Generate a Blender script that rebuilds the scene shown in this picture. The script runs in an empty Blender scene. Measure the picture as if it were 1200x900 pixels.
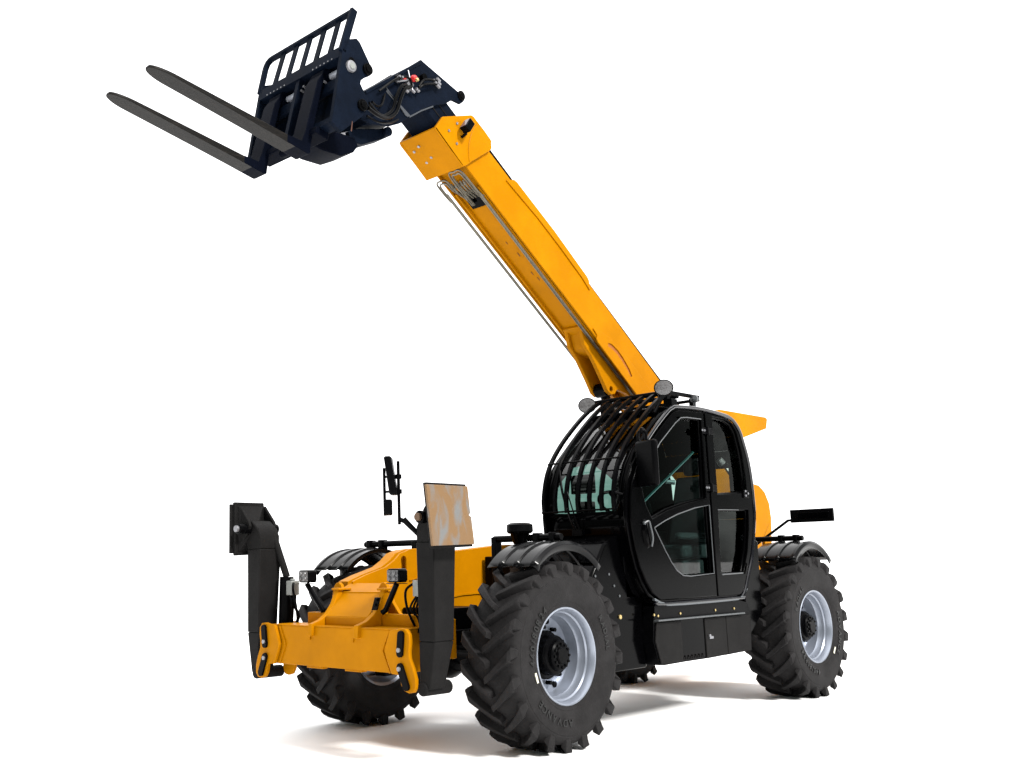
import bpy, math, random
from math import sin, cos, pi, radians as R
from mathutils import Vector, Matrix
from mathutils.geometry import tessellate_polygon
random.seed(7)
S = bpy.context.scene
COL = S.collection

# ------------------------------------------------------------------ camera
cam = bpy.data.cameras.new('camera'); co = bpy.data.objects.new('camera', cam); COL.objects.link(co); S.camera = co
yaw, pit, rol = R(-133.0511), R(10.0993), R(-1.1559)
f = Vector((cos(pit)*cos(yaw), cos(pit)*sin(yaw), sin(pit)))
r0 = f.cross(Vector((0, 0, 1))).normalized(); u0 = r0.cross(f)
rr = cos(rol)*r0 + sin(rol)*u0; uu = -sin(rol)*r0 + cos(rol)*u0
M = Matrix.Identity(4)
for i in range(3):
    M[i][0] = rr[i]; M[i][1] = uu[i]; M[i][2] = -f[i]
M[0][3], M[1][3], M[2][3] = 8.067, 5.896, 1.297
co.matrix_world = M
cam.sensor_width = 36; cam.lens = 1236.77/1200*36
cam.shift_x = 156.85/1200; cam.shift_y = -8.217/1200
cam.clip_end = 2000

# ------------------------------------------------------------------ light
w = bpy.data.worlds.new('World'); S.world = w; w.use_nodes = True
nt = w.node_tree; nt.nodes.clear()
def N(t, typ, **k):
    n = t.nodes.new(typ)
    for a, b in k.items():
        if a in n.inputs: n.inputs[a].default_value = b
        else: setattr(n, a, b)
    return n
tc = N(nt, 'ShaderNodeTexCoord')
dp = N(nt, 'ShaderNodeVectorMath', operation='DOT_PRODUCT'); dp.inputs[1].default_value = (-0.68, -0.73, 0.0)
nt.links.new(tc.outputs['Generated'], dp.inputs[0])
mr = N(nt, 'ShaderNodeMapRange', interpolation_type='SMOOTHSTEP')
mr.inputs['From Min'].default_value = 0.15; mr.inputs['From Max'].default_value = 0.5
mr.inputs['To Min'].default_value = 0.0; mr.inputs['To Max'].default_value = 1.0
nt.links.new(dp.outputs['Value'], mr.inputs['Value'])
nz = N(nt, 'ShaderNodeTexNoise'); nz.inputs['Scale'].default_value = 16; nz.inputs['Detail'].default_value = 6
nt.links.new(tc.outputs['Generated'], nz.inputs['Vector'])
cr = N(nt, 'ShaderNodeValToRGB')
cr.color_ramp.elements[0].position = .48; cr.color_ramp.elements[0].color = (.03, .045, .035, 1)
cr.color_ramp.elements[1].position = .66; cr.color_ramp.elements[1].color = (.95, 1.05, .98, 1)
nt.links.new(nz.outputs['Fac'], cr.inputs[0])
mx = N(nt, 'ShaderNodeMix', data_type='RGBA')
nt.links.new(mr.outputs[0], mx.inputs[0]); nt.links.new(cr.outputs[0], mx.inputs[6])
mx.inputs[7].default_value = (2.1, 2.1, 2.1, 1)
sx = N(nt, 'ShaderNodeSeparateXYZ'); nt.links.new(tc.outputs['Generated'], sx.inputs[0])
mz = N(nt, 'ShaderNodeMapRange', interpolation_type='SMOOTHSTEP')
mz.inputs['From Min'].default_value = 0.55; mz.inputs['From Max'].default_value = 0.8
nt.links.new(sx.outputs['Z'], mz.inputs['Value'])
mx2 = N(nt, 'ShaderNodeMix', data_type='RGBA'); nt.links.new(mz.outputs[0], mx2.inputs[0])
nt.links.new(mx.outputs[2], mx2.inputs[6]); mx2.inputs[7].default_value = (2.5, 2.5, 2.5, 1)
bg = N(nt, 'ShaderNodeBackground'); bg.inputs[1].default_value = 1.0
nt.links.new(mx2.outputs[2], bg.inputs[0])
wo = N(nt, 'ShaderNodeOutputWorld'); nt.links.new(bg.outputs[0], wo.inputs[0])
sun = bpy.data.lights.new('sun', 'SUN'); so = bpy.data.objects.new('sun', sun); COL.objects.link(so)
sun.energy = 5.2; sun.angle = R(10); sun.color = (1, .975, .94)
so.rotation_euler = Vector((-0.02, 0.78, 0.62)).to_track_quat('Z', 'Y').to_euler()
S.view_settings.view_transform = 'Standard'; S.view_settings.look = 'None'
S.view_settings.exposure = 0; S.view_settings.gamma = 1
S.render.engine = 'CYCLES'
S.cycles.max_bounces = 10; S.cycles.transparent_max_bounces = 16

# ------------------------------------------------------------------ materials
def mat(name, col, rough=.5, metal=0., spec=.5, coat=0., noise=0., nscale=8., bump=0., bscale=60., col2=None, rvar=0.):
    m = bpy.data.materials.new(name); m.use_nodes = True; t = m.node_tree
    b = t.nodes['Principled BSDF']
    b.inputs['Base Color'].default_value = (*col, 1); b.inputs['Roughness'].default_value = rough
    b.inputs['Metallic'].default_value = metal; b.inputs['Specular IOR Level'].default_value = spec
    b.inputs['Coat Weight'].default_value = coat; b.inputs['Coat Roughness'].default_value = .12
    tcn = N(t, 'ShaderNodeTexCoord')
    if noise or col2:
        n = N(t, 'ShaderNodeTexNoise'); n.inputs['Scale'].default_value = nscale; n.inputs['Detail'].default_value = 7
        n.inputs['Roughness'].default_value = .65
        t.links.new(tcn.outputs['Object'], n.inputs['Vector'])
        c = N(t, 'ShaderNodeValToRGB'); c.color_ramp.elements[0].position = .38; c.color_ramp.elements[1].position = .66
        d = col2 or tuple(v*(1-noise) for v in col)
        c.color_ramp.elements[0].color = (*d, 1); c.color_ramp.elements[1].color = (*col, 1)
        t.links.new(n.outputs['Fac'], c.inputs[0]); t.links.new(c.outputs[0], b.inputs['Base Color'])
        if rvar:
            q = N(t, 'ShaderNodeMapRange'); q.inputs['To Min'].default_value = rough-rvar; q.inputs['To Max'].default_value = rough+rvar
            t.links.new(n.outputs['Fac'], q.inputs['Value']); t.links.new(q.outputs[0], b.inputs['Roughness'])
    if bump:
        n2 = N(t, 'ShaderNodeTexNoise'); n2.inputs['Scale'].default_value = bscale; n2.inputs['Detail'].default_value = 4
        t.links.new(tcn.outputs['Object'], n2.inputs['Vector'])
        bp = N(t, 'ShaderNodeBump'); bp.inputs['Strength'].default_value = bump; bp.inputs['Distance'].default_value = .01
        t.links.new(n2.outputs['Fac'], bp.inputs['Height']); t.links.new(bp.outputs[0], b.inputs['Normal'])
    return m
YEL = mat('yellow_paint', (.440, .168, .0006), .38, spec=.03, coat=.0, noise=.20, nscale=1.6, bump=.04, bscale=90, rvar=.08)
BLK = mat('black_gloss_paint', (.0008, .0008, .001), .14, spec=.035, noise=.3, nscale=3, rvar=.06)
BLM = mat('black_matt_plastic', (.002, .002, .0024), .32, spec=.04, noise=.3, nscale=12, rvar=.1)
CHA = mat('charcoal_paint', (.011, .0105, .0105), .55, spec=.04, noise=.25, nscale=5, bump=.15, bscale=140)
NAV = mat('dark_navy_paint', (.003, .0058, .0130), .55, spec=.03, noise=.35, nscale=6, rvar=.12, bump=.05, bscale=80)
STE = mat('worn_fork_steel', (.011, .010, .0092), .45, metal=.05, spec=.1, noise=.5, nscale=14, bump=.2, bscale=120)
RUB = mat('tyre_rubber', (.019, .018, .0185), .68, spec=.08, noise=.35, nscale=7, bump=.3, bscale=90)
NVD = mat('shaded_navy_paint', (.0012, .0022, .0062), .6, spec=.02, noise=.3, nscale=6)  # carriage navy with shade put into the colour, for shanks and lower bracket
FEN = mat('fender_plastic', (.002, .002, .0025), .20, spec=.13, noise=.3, nscale=9, rvar=.06)
SHF = mat('polished_shaft', (.42, .44, .50), .3, metal=.35)
LET = mat('raised_black_lettering', (.006, .006, .006), .5, spec=.3)
RIM = mat('silver_rim_paint', (.27, .295, .35), .30, metal=.45, spec=.35, noise=.12, nscale=6, rvar=.08)
CHR = mat('bright_steel', (.28, .28, .30), .45, metal=.7, noise=.2, nscale=20)
PIPE = mat('zinc_pipe', (.17, .155, .12), .4, metal=.7, noise=.3, nscale=25)
_t = STE.node_tree; _tc = N(_t, 'ShaderNodeTexCoord'); _mp = N(_t, 'ShaderNodeMapping'); _mp.inputs['Rotation'].default_value = (0, R(14), 0); _mp.inputs['Scale'].default_value = (4, 60, 60)
_n = N(_t, 'ShaderNodeTexNoise'); _n.inputs['Scale'].default_value = 1.5; _n.inputs['Detail'].default_value = 6; _c = N(_t, 'ShaderNodeValToRGB')
_c.color_ramp.elements[0].position = .52; _c.color_ramp.elements[0].color = (.0055, .0050, .0046, 1); _c.color_ramp.elements[1].position = .74; _c.color_ramp.elements[1].color = (.016, .013, .011, 1)
_t.links.new(_tc.outputs['Object'], _mp.inputs[0]); _t.links.new(_mp.outputs[0], _n.inputs['Vector']); _t.links.new(_n.outputs['Fac'], _c.inputs[0]); _t.links.new(_c.outputs[0], _t.nodes['Principled BSDF'].inputs['Base Color'])
BRD = mat('brown_pin_steel', (.12, .07, .04), .45, metal=.4)
BRS = mat('brass_bolt', (.55, .42, .18), .35, metal=.8)
WHT = mat('white_sticker', (.70, .68, .55), .6)
RED = mat('red_cap', (.55, .02, .02), .35)
GRY = mat('grey_box', (.22, .23, .22), .5, noise=.2, nscale=20)
TRIM = mat('grey_window_seal', (.06, .065, .07), .4)
RUST = mat('rusty_gap', (.05, .014, .006), .8)
PAD = mat('scuffed_pad_steel', (.60, .35, .13), .5, metal=.15, noise=.2, nscale=9)
# the sole of the pad: primer with vertical grey scrapes
t = PAD.node_tree; b = t.nodes['Principled BSDF']
tcn = N(t, 'ShaderNodeTexCoord'); mp = N(t, 'ShaderNodeMapping'); mp.inputs['Scale'].default_value = (11, 11, 4.5)
t.links.new(tcn.outputs['Object'], mp.inputs[0])
n = N(t, 'ShaderNodeTexNoise'); n.inputs['Scale'].default_value = 1.1; n.inputs['Detail'].default_value = 5; n.inputs['Distortion'].default_value = .6
t.links.new(mp.outputs[0], n.inputs['Vector'])
c = N(t, 'ShaderNodeValToRGB'); c.color_ramp.elements[0].position = .47; c.color_ramp.elements[1].position = .66
c.color_ramp.elements[0].color = (.16, .088, .034, 1); c.color_ramp.elements[1].color = (.13, .13, .128, 1)
t.links.new(n.outputs['Fac'], c.inputs[0]); t.links.new(c.outputs[0], b.inputs['Base Color'])
LENS = mat('lamp_lens', (.17, .17, .175), .15, spec=.4, col2=(.07, .065, .065), nscale=90)
SEAT = mat('seat_fabric', (.035, .035, .04), .8)
def glass(name, tint, ior=1.28, refl=(1, 1, 1)):
    m = bpy.data.materials.new(name); m.use_nodes = True; t = m.node_tree; t.nodes.clear()
    tr = N(t, 'ShaderNodeBsdfTransparent'); tr.inputs[0].default_value = (*tint, 1)
    gl = N(t, 'ShaderNodeBsdfGlossy'); gl.inputs[0].default_value = (*refl, 1); gl.inputs['Roughness'].default_value = .02
    fr = N(t, 'ShaderNodeFresnel'); fr.inputs[0].default_value = ior
    mixs = N(t, 'ShaderNodeMixShader'); o = N(t, 'ShaderNodeOutputMaterial')
    t.links.new(fr.outputs[0], mixs.inputs[0]); t.links.new(tr.outputs[0], mixs.inputs[1]); t.links.new(gl.outputs[0], mixs.inputs[2])
    t.links.new(mixs.outputs[0], o.inputs[0]); return m
GL_SCREEN = glass('windscreen_glass', (.15, .225, .205), ior=1.5); GL_DOOR = glass('tinted_door_glass', (.42, .58, .54))
GL_REAR = glass('clear_rear_glass', (.60, .66, .62)); GL_RIGHT = glass('right_side_glass', (.52, .68, .63))
GRD = mat('white_studio_floor', (.96, .96, .96), .9, spec=.1)

# ------------------------------------------------------------------ frames & mesh builder
def XZ(a, b, y): return Vector((a, y, b))
def YZ(a, b, x): return Vector((x, a, b))
def XY(a, b, z): return Vector((a, b, z))
BA = R(35.77)
def SH(s, h, y): return Vector((1.518 + s*cos(BA) - h*sin(BA), y, 4.72 + s*sin(BA) + h*cos(BA)))
CA = R(104.2)
def FU(a, b, y): return Vector((3.342 + a*sin(CA) + b*cos(CA), y, 4.487 - a*cos(CA) + b*sin(CA)))

def catmull(pts, k=6):
    P = [Vector(p) for p in pts]; out = []
    for i in range(len(P)-1):
        a = P[max(i-1, 0)]; b = P[i]; c = P[i+1]; d = P[min(i+2, len(P)-1)]
        for j in range(k):
            t = j/k
            out.append(.5*((2*b) + (c-a)*t + (2*a-5*b+4*c-d)*t*t + (3*b-a-3*c+d)*t**3))
    out.append(P[-1]); return out

SPLIT = {'cover_plate', 'screen_pillar', 'hose_fitting', 'rim_hole', 'rivet', 'step_bolt', 'hinge_bolt', 'collar_bolt', 'hood_bolt', 'hydraulic_pipe',
         'pipe_elbow', 'spacer_stud', 'scuff_mark', 'screen_header', 'screen_guard', 'bottom_rail', 'weld_line', 'weld_bead', 'weld_seam', 'window_seal', 'inner_knob', 'grip_teeth', 'slide_mark',
         'rear_upright', 'top_hose', 'nose_box', 'hose', 'hinge', 'latch_lever', 'cover_latch', 'filler_cap', 'cab_shell', 'red_coupling', 'underframe', 'board_bracket', 'top_stiffener', 'engine_cover'}
class MB:
    def __init__(s): s.v = []; s.f = []
    def add(s, vs, fs):
        o = len(s.v); s.v += [Vector(v) for v in vs]; s.f += [tuple(i+o for i in q) for q in fs]; return s
    def box(s, x0, x1, y0, y1, z0, z1, fr=None):
        c = [(x, y, z) for x in (x0, x1) for y in (y0, y1) for z in (z0, z1)]
        if fr: c = [fr(p[0], p[2], p[1]) for p in c]
        return s.add(c, [(0, 1, 3, 2), (4, 6, 7, 5), (0, 4, 5, 1), (2, 3, 7, 6), (0, 2, 6, 4), (1, 5, 7, 3)])
    def hexa(s, a, b):   # two quads of four points
        return s.add(list(a)+list(b), [(0, 1, 2, 3), (7, 6, 5, 4), (0, 4, 5, 1), (1, 5, 6, 2), (2, 6, 7, 3), (3, 7, 4, 0)])
    def prism(s, pts, fr, a, b, holes=()):
        loops = [list(pts)]+[list(h) for h in holes]
        tri = tessellate_polygon([[Vector((p[0], p[1], 0)) for p in L] for L in loops])
        flat = [p for L in loops for p in L]; n = len(flat)
        vs = [fr(p[0], p[1], a) for p in flat]+[fr(p[0], p[1], b) for p in flat]
        fs = [tuple(t) for t in tri]+[tuple(i+n for i in reversed(t)) for t in tri]
        o = 0
        for L in loops:
            m = len(L)
            for i in range(m):
                j = (i+1) % m; fs.append((o+i, o+j, o+j+n, o+i+n))
            o += m
        return s.add(vs, fs)
    def tube(s, pts, r, n=10, r2=None, cap=True, sm=0):
        if sm: pts = catmull(pts, sm)
        P = [Vector(p) for p in pts]; m = len(P); vs = []; fs = []
        t0 = (P[1]-P[0]).normalized(); up = Vector((0, 0, 1)) if abs(t0.z) < .9 else Vector((1, 0, 0))
        x = t0.cross(up).normalized()
        for i in range(m):
            t = (P[min(i+1, m-1)]-P[max(i-1, 0)]).normalized()
            x = (x - t*x.dot(t)).normalized(); y = t.cross(x)
            q = r if r2 is None else r+(r2-r)*i/(m-1)
            for k in range(n):
                a = 2*pi*k/n; vs.append(P[i]+x*q*cos(a)+y*q*sin(a))
        for i in range(m-1):
            for k in range(n):
                fs.append((i*n+k, i*n+(k+1) % n, (i+1)*n+(k+1) % n, (i+1)*n+k))
        if cap: fs += [tuple(range(n-1, -1, -1)), tuple(range((m-1)*n, m*n))]
        return s.add(vs, fs)
    def cyl(s, a, b, r, n=20, r2=None): return s.tube([a, b], r, n, r2)
    def bar(s, pts, w, h, side=(0, 1, 0)):       # rectangular section, w along side, h across
        P = [Vector(p) for p in pts]; m = len(P); sd = Vector(side).normalized(); vs = []; fs = []
        for i in range(m):
            t = (P[min(i+1, m-1)]-P[max(i-1, 0)]).normalized(); n_ = t.cross(sd).normalized()
            for a, c in ((-1, -1), (1, -1), (1, 1), (-1, 1)): vs.append(P[i]+sd*a*w/2+n_*c*h/2)
        for i in range(m-1):
            for k in range(4): fs.append((i*4+k, i*4+(k+1) % 4, (i+1)*4+(k+1) % 4, (i+1)*4+k))
        fs += [(3, 2, 1, 0), tuple(range((m-1)*4, m*4))]
        return s.add(vs, fs)
    def lathe(s, prof, c=(0, 0, 0), ax='Y', n=64, closed=False):
        c = Vector(c); vs = []; m = len(prof)
        for k in range(n):
            a = 2*pi*k/n
            for r, y in prof:
                if ax == 'Y': vs.append(c+Vector((r*cos(a), y, r*sin(a))))
                elif ax == 'X': vs.append(c+Vector((y, r*cos(a), r*sin(a))))
                else: vs.append(c+Vector((r*cos(a), r*sin(a), y)))
        fs = []
        for k in range(n):
            k2 = (k+1) % n
            for i in range(m-1 if not closed else m):
                j = (i+1) % m; fs.append((k*m+i, k*m+j, k2*m+j, k2*m+i))
        return s.add(vs, fs)
    def sheet(s, rows, th=0.0):                  # grid of points; optional thickness along z/normal via solidify
        m = len(rows[0]); vs = [p for r_ in rows for p in r_]
        fs = [(i*m+j, i*m+j+1, (i+1)*m+j+1, (i+1)*m+j) for i in range(len(rows)-1) for j in range(m-1)]
        s.th = th; return s.add(vs, fs)
    def pieces(s):
        p = list(range(len(s.v)))
        def find(a):
            while p[a] != a: p[a] = p[p[a]]; a = p[a]
            return a
        for q in s.f:
            for k in q[1:]: p[find(q[0])] = find(k)
        g_ = {}
        for q in s.f: g_.setdefault(find(q[0]), []).append(q)
        out = []
        for fs in g_.values():
            ids = sorted({i for q in fs for i in q}); ix = {v: i for i, v in enumerate(ids)}
            n_ = MB(); n_.v = [s.v[i] for i in ids]; n_.f = [tuple(ix[i] for i in q) for q in fs]; out.append(n_)
        return out
    def build(s, name, m, parent=None, bevel=0, label=None, seg=2, solid=0, loc=None):
        import bmesh
        if name in SPLIT:
            SPLIT.discard(name)
            for q in s.pieces(): o = q.build(name, m, parent, bevel, label, seg, solid, loc)
            SPLIT.add(name); return o
        me = bpy.data.meshes.new(name); me.from_pydata([tuple(v) for v in s.v], [], s.f); me.update()
        bm = bmesh.new(); bm.from_mesh(me); bmesh.ops.recalc_face_normals(bm, faces=bm.faces); bm.to_mesh(me); bm.free()
        for p in me.polygons: p.use_smooth = True
        try: me.set_sharp_from_angle(angle=R(32))
        except Exception: pass
        me.materials.append(m)
        o = bpy.data.objects.new(name, me); COL.objects.link(o)
        if parent: o.parent = parent
        if loc: o.location = loc
        if solid:
            q = o.modifiers.new('solid', 'SOLIDIFY'); q.thickness = solid; q.offset = 0
        if bevel:
            q = o.modifiers.new('bevel', 'BEVEL'); q.width = bevel; q.segments = seg; q.limit_method = 'ANGLE'; q.angle_limit = R(40)
            q.harden_normals = False
        if label: o['label'] = label
        return o

# ------------------------------------------------------------------ setting
g = MB().add([(-300, -300, 0), (300, -300, 0), (300, 300, 0), (-300, 300, 0)], [(0, 1, 2, 3)]).build('ground', GRD)
g['kind'] = 'structure'

# ------------------------------------------------------------------ the machine
T = bpy.data.objects.new('telehandler', None); COL.objects.link(T)
T['label'] = 'yellow and black telehandler with raised boom, pallet forks and four chunky tyres'
T['category'] = 'telehandler'

# ---- wheels -------------------------------------------------------
TR = .653; WZ = .643
def text_ring(mb, txt, phi, rad, size, y, depth=.004):
    adv = []; cu = bpy.data.curves.new('t', 'FONT'); cu.size = size; cu.extrude = depth; cu.offset = .0015
    ob = bpy.data.objects.new('t', cu); COL.objects.link(ob); glyphs = []
    for ch in txt:
        cu.body = ch; dg = bpy.context.evaluated_depsgraph_get(); dg.update()
        me = bpy.data.meshes.new_from_object(ob.evaluated_get(dg))
        xs = [v.co.x for v in me.vertices]
        glyphs.append((me, min(xs), max(xs)))
    bpy.data.objects.remove(ob)
    tot = sum(b_-a_ for _, a_, b_ in glyphs)+size*.22*(len(txt)-1); p = -tot/2
    for me, a_, b_ in glyphs:
        vs = []
        for v in me.vertices:
            al = phi+(p+v.co.x-a_)/rad; q = rad+v.co.y-size*.35
            vs.append((-sin(al)*q, y+v.co.z, cos(al)*q))
        mb.add(vs, [tuple(pp.vertices) for pp in me.polygons]); p += b_-a_+size*.22
        bpy.data.meshes.remove(me)

def lug(mb, a0, side, hw=.22):
    # bar from sidewall over the shoulder to the centre line; the centre leads in rolling direction
    path = [(.2262, .560, -.004), (.228, .605, .0), (.224, .640, .010), (.204, .653, .040), (.12, .655, .15), (.05, .655, .235), (-.014, .655, .30)]
    wid = [.030, .046, .052, .046, .035, .031, .029]
    vs = []; m = len(path)
    for (y, r_, da), wd in zip(path, wid):
        rb = r_-.070 if y < .21 else r_-.03
        yb = y if y < .21 else y-.035
        for dw, q, yy in ((-wd, rb, yb), (-wd*.72, r_, y), (wd*.72, r_, y), (wd, rb, yb)):
            a = a0-da+dw/.64
            vs.append((cos(a)*q, side*yy, sin(a)*q))
    fs = []
    for i in range(m-1):
        for k in range(4): fs.append((i*4+k, i*4+(k+1) % 4, (i+1)*4+(k+1) % 4, (i+1)*4+k))
    fs += [(3, 2, 1, 0), tuple(range((m-1)*4, m*4))]
    mb.add(vs, fs)

def wheel(x, sgn, spin, texts, sticker, label):
    # local frame: wheel centre, outer side along sgn*y
    loc = (x, sgn*(1.217-.22)+(.05 if (sgn < 0 and x > 0) else 0), WZ)
    e = sgn
    rim = MB()
    prof = [(.335, .188), (.338, .200), (.333, .206), (.325, .203), (.312, .185), (.306, .150), (.296, .140), (.290, .10), (.278, .085), (.275, .02), (.268, .0), (.20, -.008), (.12, .01), (.0, .01)]
    rim.lathe([(r_, e*y) for r_, y in prof], n=72)
    back = [(.335, -.188), (.333, -.204), (.312, -.19), (.300, -.15), (.275, -.05), (.262, -.045)]
    rim.lathe([(r_, e*y) for r_, y in back], n=48)
    W_ = rim.build('wheel', RIM, T, loc=loc, label=label)
    ty = MB()
    tp = [(.326, .196), (.345, .206), (.352, .203), (.358, .208), (.37, .206), (.385, .213), (.43, .221), (.49, .225), (.530, .224), (.536, .219), (.542, .222), (.560, .217), (.578, .206), (.592, .188), (.602, .12), (.604, 0)]
    prof = tp+[(a_, -b_) for a_, b_ in reversed(tp[:-1])]
    ty.lathe(prof, n=120)
    nl = 20
    for i in range(nl):
        a = 2*pi*i/nl+spin
        lug(ty, a, 1); lug(ty, a+pi/nl, -1)
    ty.build('tyre', RUB, W_, bevel=.004, seg=1)
    hub = MB()
    hub.lathe([(.0, e*.172), (.052, e*.172), (.060, e*.164), (.060, e*.156), (.092, e*.154), (.104, e*.145), (.108, e*.118), (.128, e*.112), (.140, e*.095), (.142, e*.03), (.17, e*.02), (.17, -e*.01)], n=40)
    for i in range(12):
        a = 2*pi*i/12
        hub.cyl((cos(a)*.080, e*.15, sin(a)*.080), (cos(a)*.080, e*.166, sin(a)*.080), .010, 6)
    for i in range(10):
        a = 2*pi*i/10+.2
        hub.cyl((cos(a)*.195, -e*.005, sin(a)*.195), (cos(a)*.195, e*.035, sin(a)*.195), .016, 6)
    hub.build('hub', BLM, W_)
    ho = MB()
    for i in range(5):
        a = 2*pi*i/5+.5
        ho.cyl((cos(a)*.236, -e*.006, sin(a)*.236), (cos(a)*.236, e*.006, sin(a)*.236), .022, 14)
    ho.cyl((.10, e*.09, .262), (.10, e*.12, .258), .006, 8)
    ho.build('rim_hole', BLK, W_)
    if texts:
        for tx, ph, rd, sz in texts:
            tm = MB(); text_ring(tm, tx, R(ph), rd, sz, .2245); tm.build('raised_lettering', LET, W_)
        st = MB(); a = R(sticker); cx, cz = -sin(a)*.385, cos(a)*.385
        tdir = Vector((-cos(a), 0, -sin(a))); rdir = Vector((-sin(a), 0, cos(a)))
        q = [Vector((cx, .2165, cz))+tdir*i_*.034+rdir*j_*.008 for i_, j_ in ((-1, -1), (1, -1), (1, 1), (-1, 1))]
        st.hexa(q, [v+Vector((0, .005, 0)) for v in q]); st.build('paper_tag', WHT, W_)
    return W_
wheel(1.922, 1, .10, [('440/80R24', -66, .412, .070), ('RADIAL', 72, .455, .058), ('ADVANCE', 206, .450, .068)], -108, 'front wheel on the cab side with silver rim')
wheel(-1.922, 1, .22, [('RADIAL', -52, .455, .060), ('ADVANCE', 100, .450, .072), ('440/80R24', 215, .42, .066)], 128, 'rear wheel on the cab side with silver rim')
wheel(1.86, -1, .05, None, 0, 'front wheel behind the crossbeam')
wheel(-1.922, -1, .16, None, 0, 'rear wheel hidden under the machine')

for x in (1.922, -1.922):
    a = MB(); a.cyl((x, -.80, WZ), (x, .80, WZ), .11, 20)
    a.lathe([(.0, -.20), (.16, -.18), (.22, -.08), (.22, .08), (.16, .18), (.0, .20)], (x, 0, WZ), 'Y', 24)
    for s_ in (-1, 1):
        a.cyl((x, s_*.62, WZ), (x, s_*.80, WZ), .17, 20); a.box(x-.07, x+.07, s_*.66-.06, s_*.66+.06, WZ-.24, WZ+.26)
        a.cyl((x+.18, s_*.15, WZ+.02), (x+.18, s_*.62, WZ+.02), .03, 10)
    a.box(x-.2, x+.2, -.24, .24, WZ+.1, WZ+.32)
    a.build('axle', BLM, T, bevel=.008)

# ---- fenders -------------------------------------------------------
def fender(xc, sgn, lamp=None, label=None):
    cz, rad = .90, .53; a0, a1 = R(137), R(43); n = 18
    y0, y1 = .77, 1.20
    def pt(a, r_, y): return Vector((xc+cos(a)*r_, sgn*y, cz+sin(a)*r_))
    m = MB(); rows = []
    sec = [(y0, -.035), (y0, 0), (.86, .0), (.868, .012), (.892, .012), (.90, 0), (1.00, 0), (1.008, .012), (1.032, .012), (1.04, 0), (1.15, .0), (1.16, .010), (1.185, .008), (y1, -.012), (y1, -.06)]
    for i in range(n+1):
        a = a0+(a1-a0)*i/n
        rows.append([pt(a, rad+dr, y) for y, dr in sec])
    m.sheet(rows)
    o = m.build('fender', FEN, T, solid=.008, label=label)
    c = MB(); c.cyl((xc-.10, sgn*.42, 1.475), (xc-.10, sgn*1.07, 1.475), .026, 16)
    for y in (.85, 1.0): c.box(xc-.14, xc-.06, sgn*y-.02, sgn*y+.02, 1.42, 1.51)
    c.box(xc-.14, xc-.06, sgn*.44-.02, sgn*.44+.02, .70, 1.49)
    c.build('clamp_tube', BLM, o, bevel=.004)
    return o
F1 = fender(1.85, 1, label='front mudguard on the cab side carrying a round lamp'); fender(-1.985, 1); fender(1.85, -1); fender(-1.985, -1)
m = MB(); m.lathe([(0, .045), (.07, .045), (.098, .03), (.10, -.02), (.085, -.035), (0, -.035)], (1.80, .72, 1.545), 'Z', 28)
m.build('round_lamp', BLM, F1)
m = MB(); m.cyl((1.80, .72, 1.43), (1.80, .72, 1.515), .05, 16, .075); m.build('lamp_foot', BLK, F1)

# ---- chassis spine -------------------------------------------------
ch = MB()
top = [(2.63, 1.178), (2.50, 1.222), (2.28, 1.280), (2.19, 1.33), (2.12, 1.385), (2.02, 1.415), (1.90, 1.424), (1.48, 1.40), (.8, 1.452), (-3.0, 1.452), (-3.3, 1.2), (-3.3, .75), (-2.6, .70), (-2.35, .80), (-1.5, .80), (-1.3, .66), (1.2, .66), (1.36, .78), (1.60, .86), (2.2, .86), (2.45, .60), (2.63, .55)]
slot = [(2.10+.018*cos(a)+(.0), 1.27+(.075 if sin(a) > 0 else -.075)+.018*sin(a)) for a in [i*2*pi/16 for i in range(16)]]
slot = [(2.085+.030*cos(i*2*pi/16), 1.285+(.05 if i < 8 else -.05)+.030*sin(i*2*pi/16)) for i in range(16)]
ch.prism(top, XZ, -.25, -.27, [slot])
ch.prism([(x, z) for x, z in top], XZ, -.31, -.42); ch.prism([(x, z-.03) if z > 1 else (x, z) for x, z in top][:12]+[(-3.2, .75), (-2.3, .82), (2.2, .88), (2.60, .60)], XZ, -.3095, -.305)
CH = ch.build('chassis', YEL, T, bevel=.004)
m = MB(); arc = [Vector((1.62+.0*i, -.249, 0)) for i in range(2)]
m.bar([(x, -.245, z) for x, z in ((2.03, 1.17), (1.93, 1.19))], .012, .006)
m.bar([(x, -.243, z) for x, z in ((2.05, .93), (1.98, .95), (1.80, .985), (1.60, 1.02), (1.42, 1.04), (1.25, 1.045), (1.05, 1.04), (.90, 1.0))], .012, .014)
m.build('weld_line', YEL, CH)
# side of the frame facing the cab side, low and black
m = MB(); m.box(-2.6, 2.4, -.20, .26, .66, .80); m.box(-1.35, 1.15, -.22, .34, .80, 1.35)
m.build('underframe', BLM, T, bevel=.01)

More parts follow.
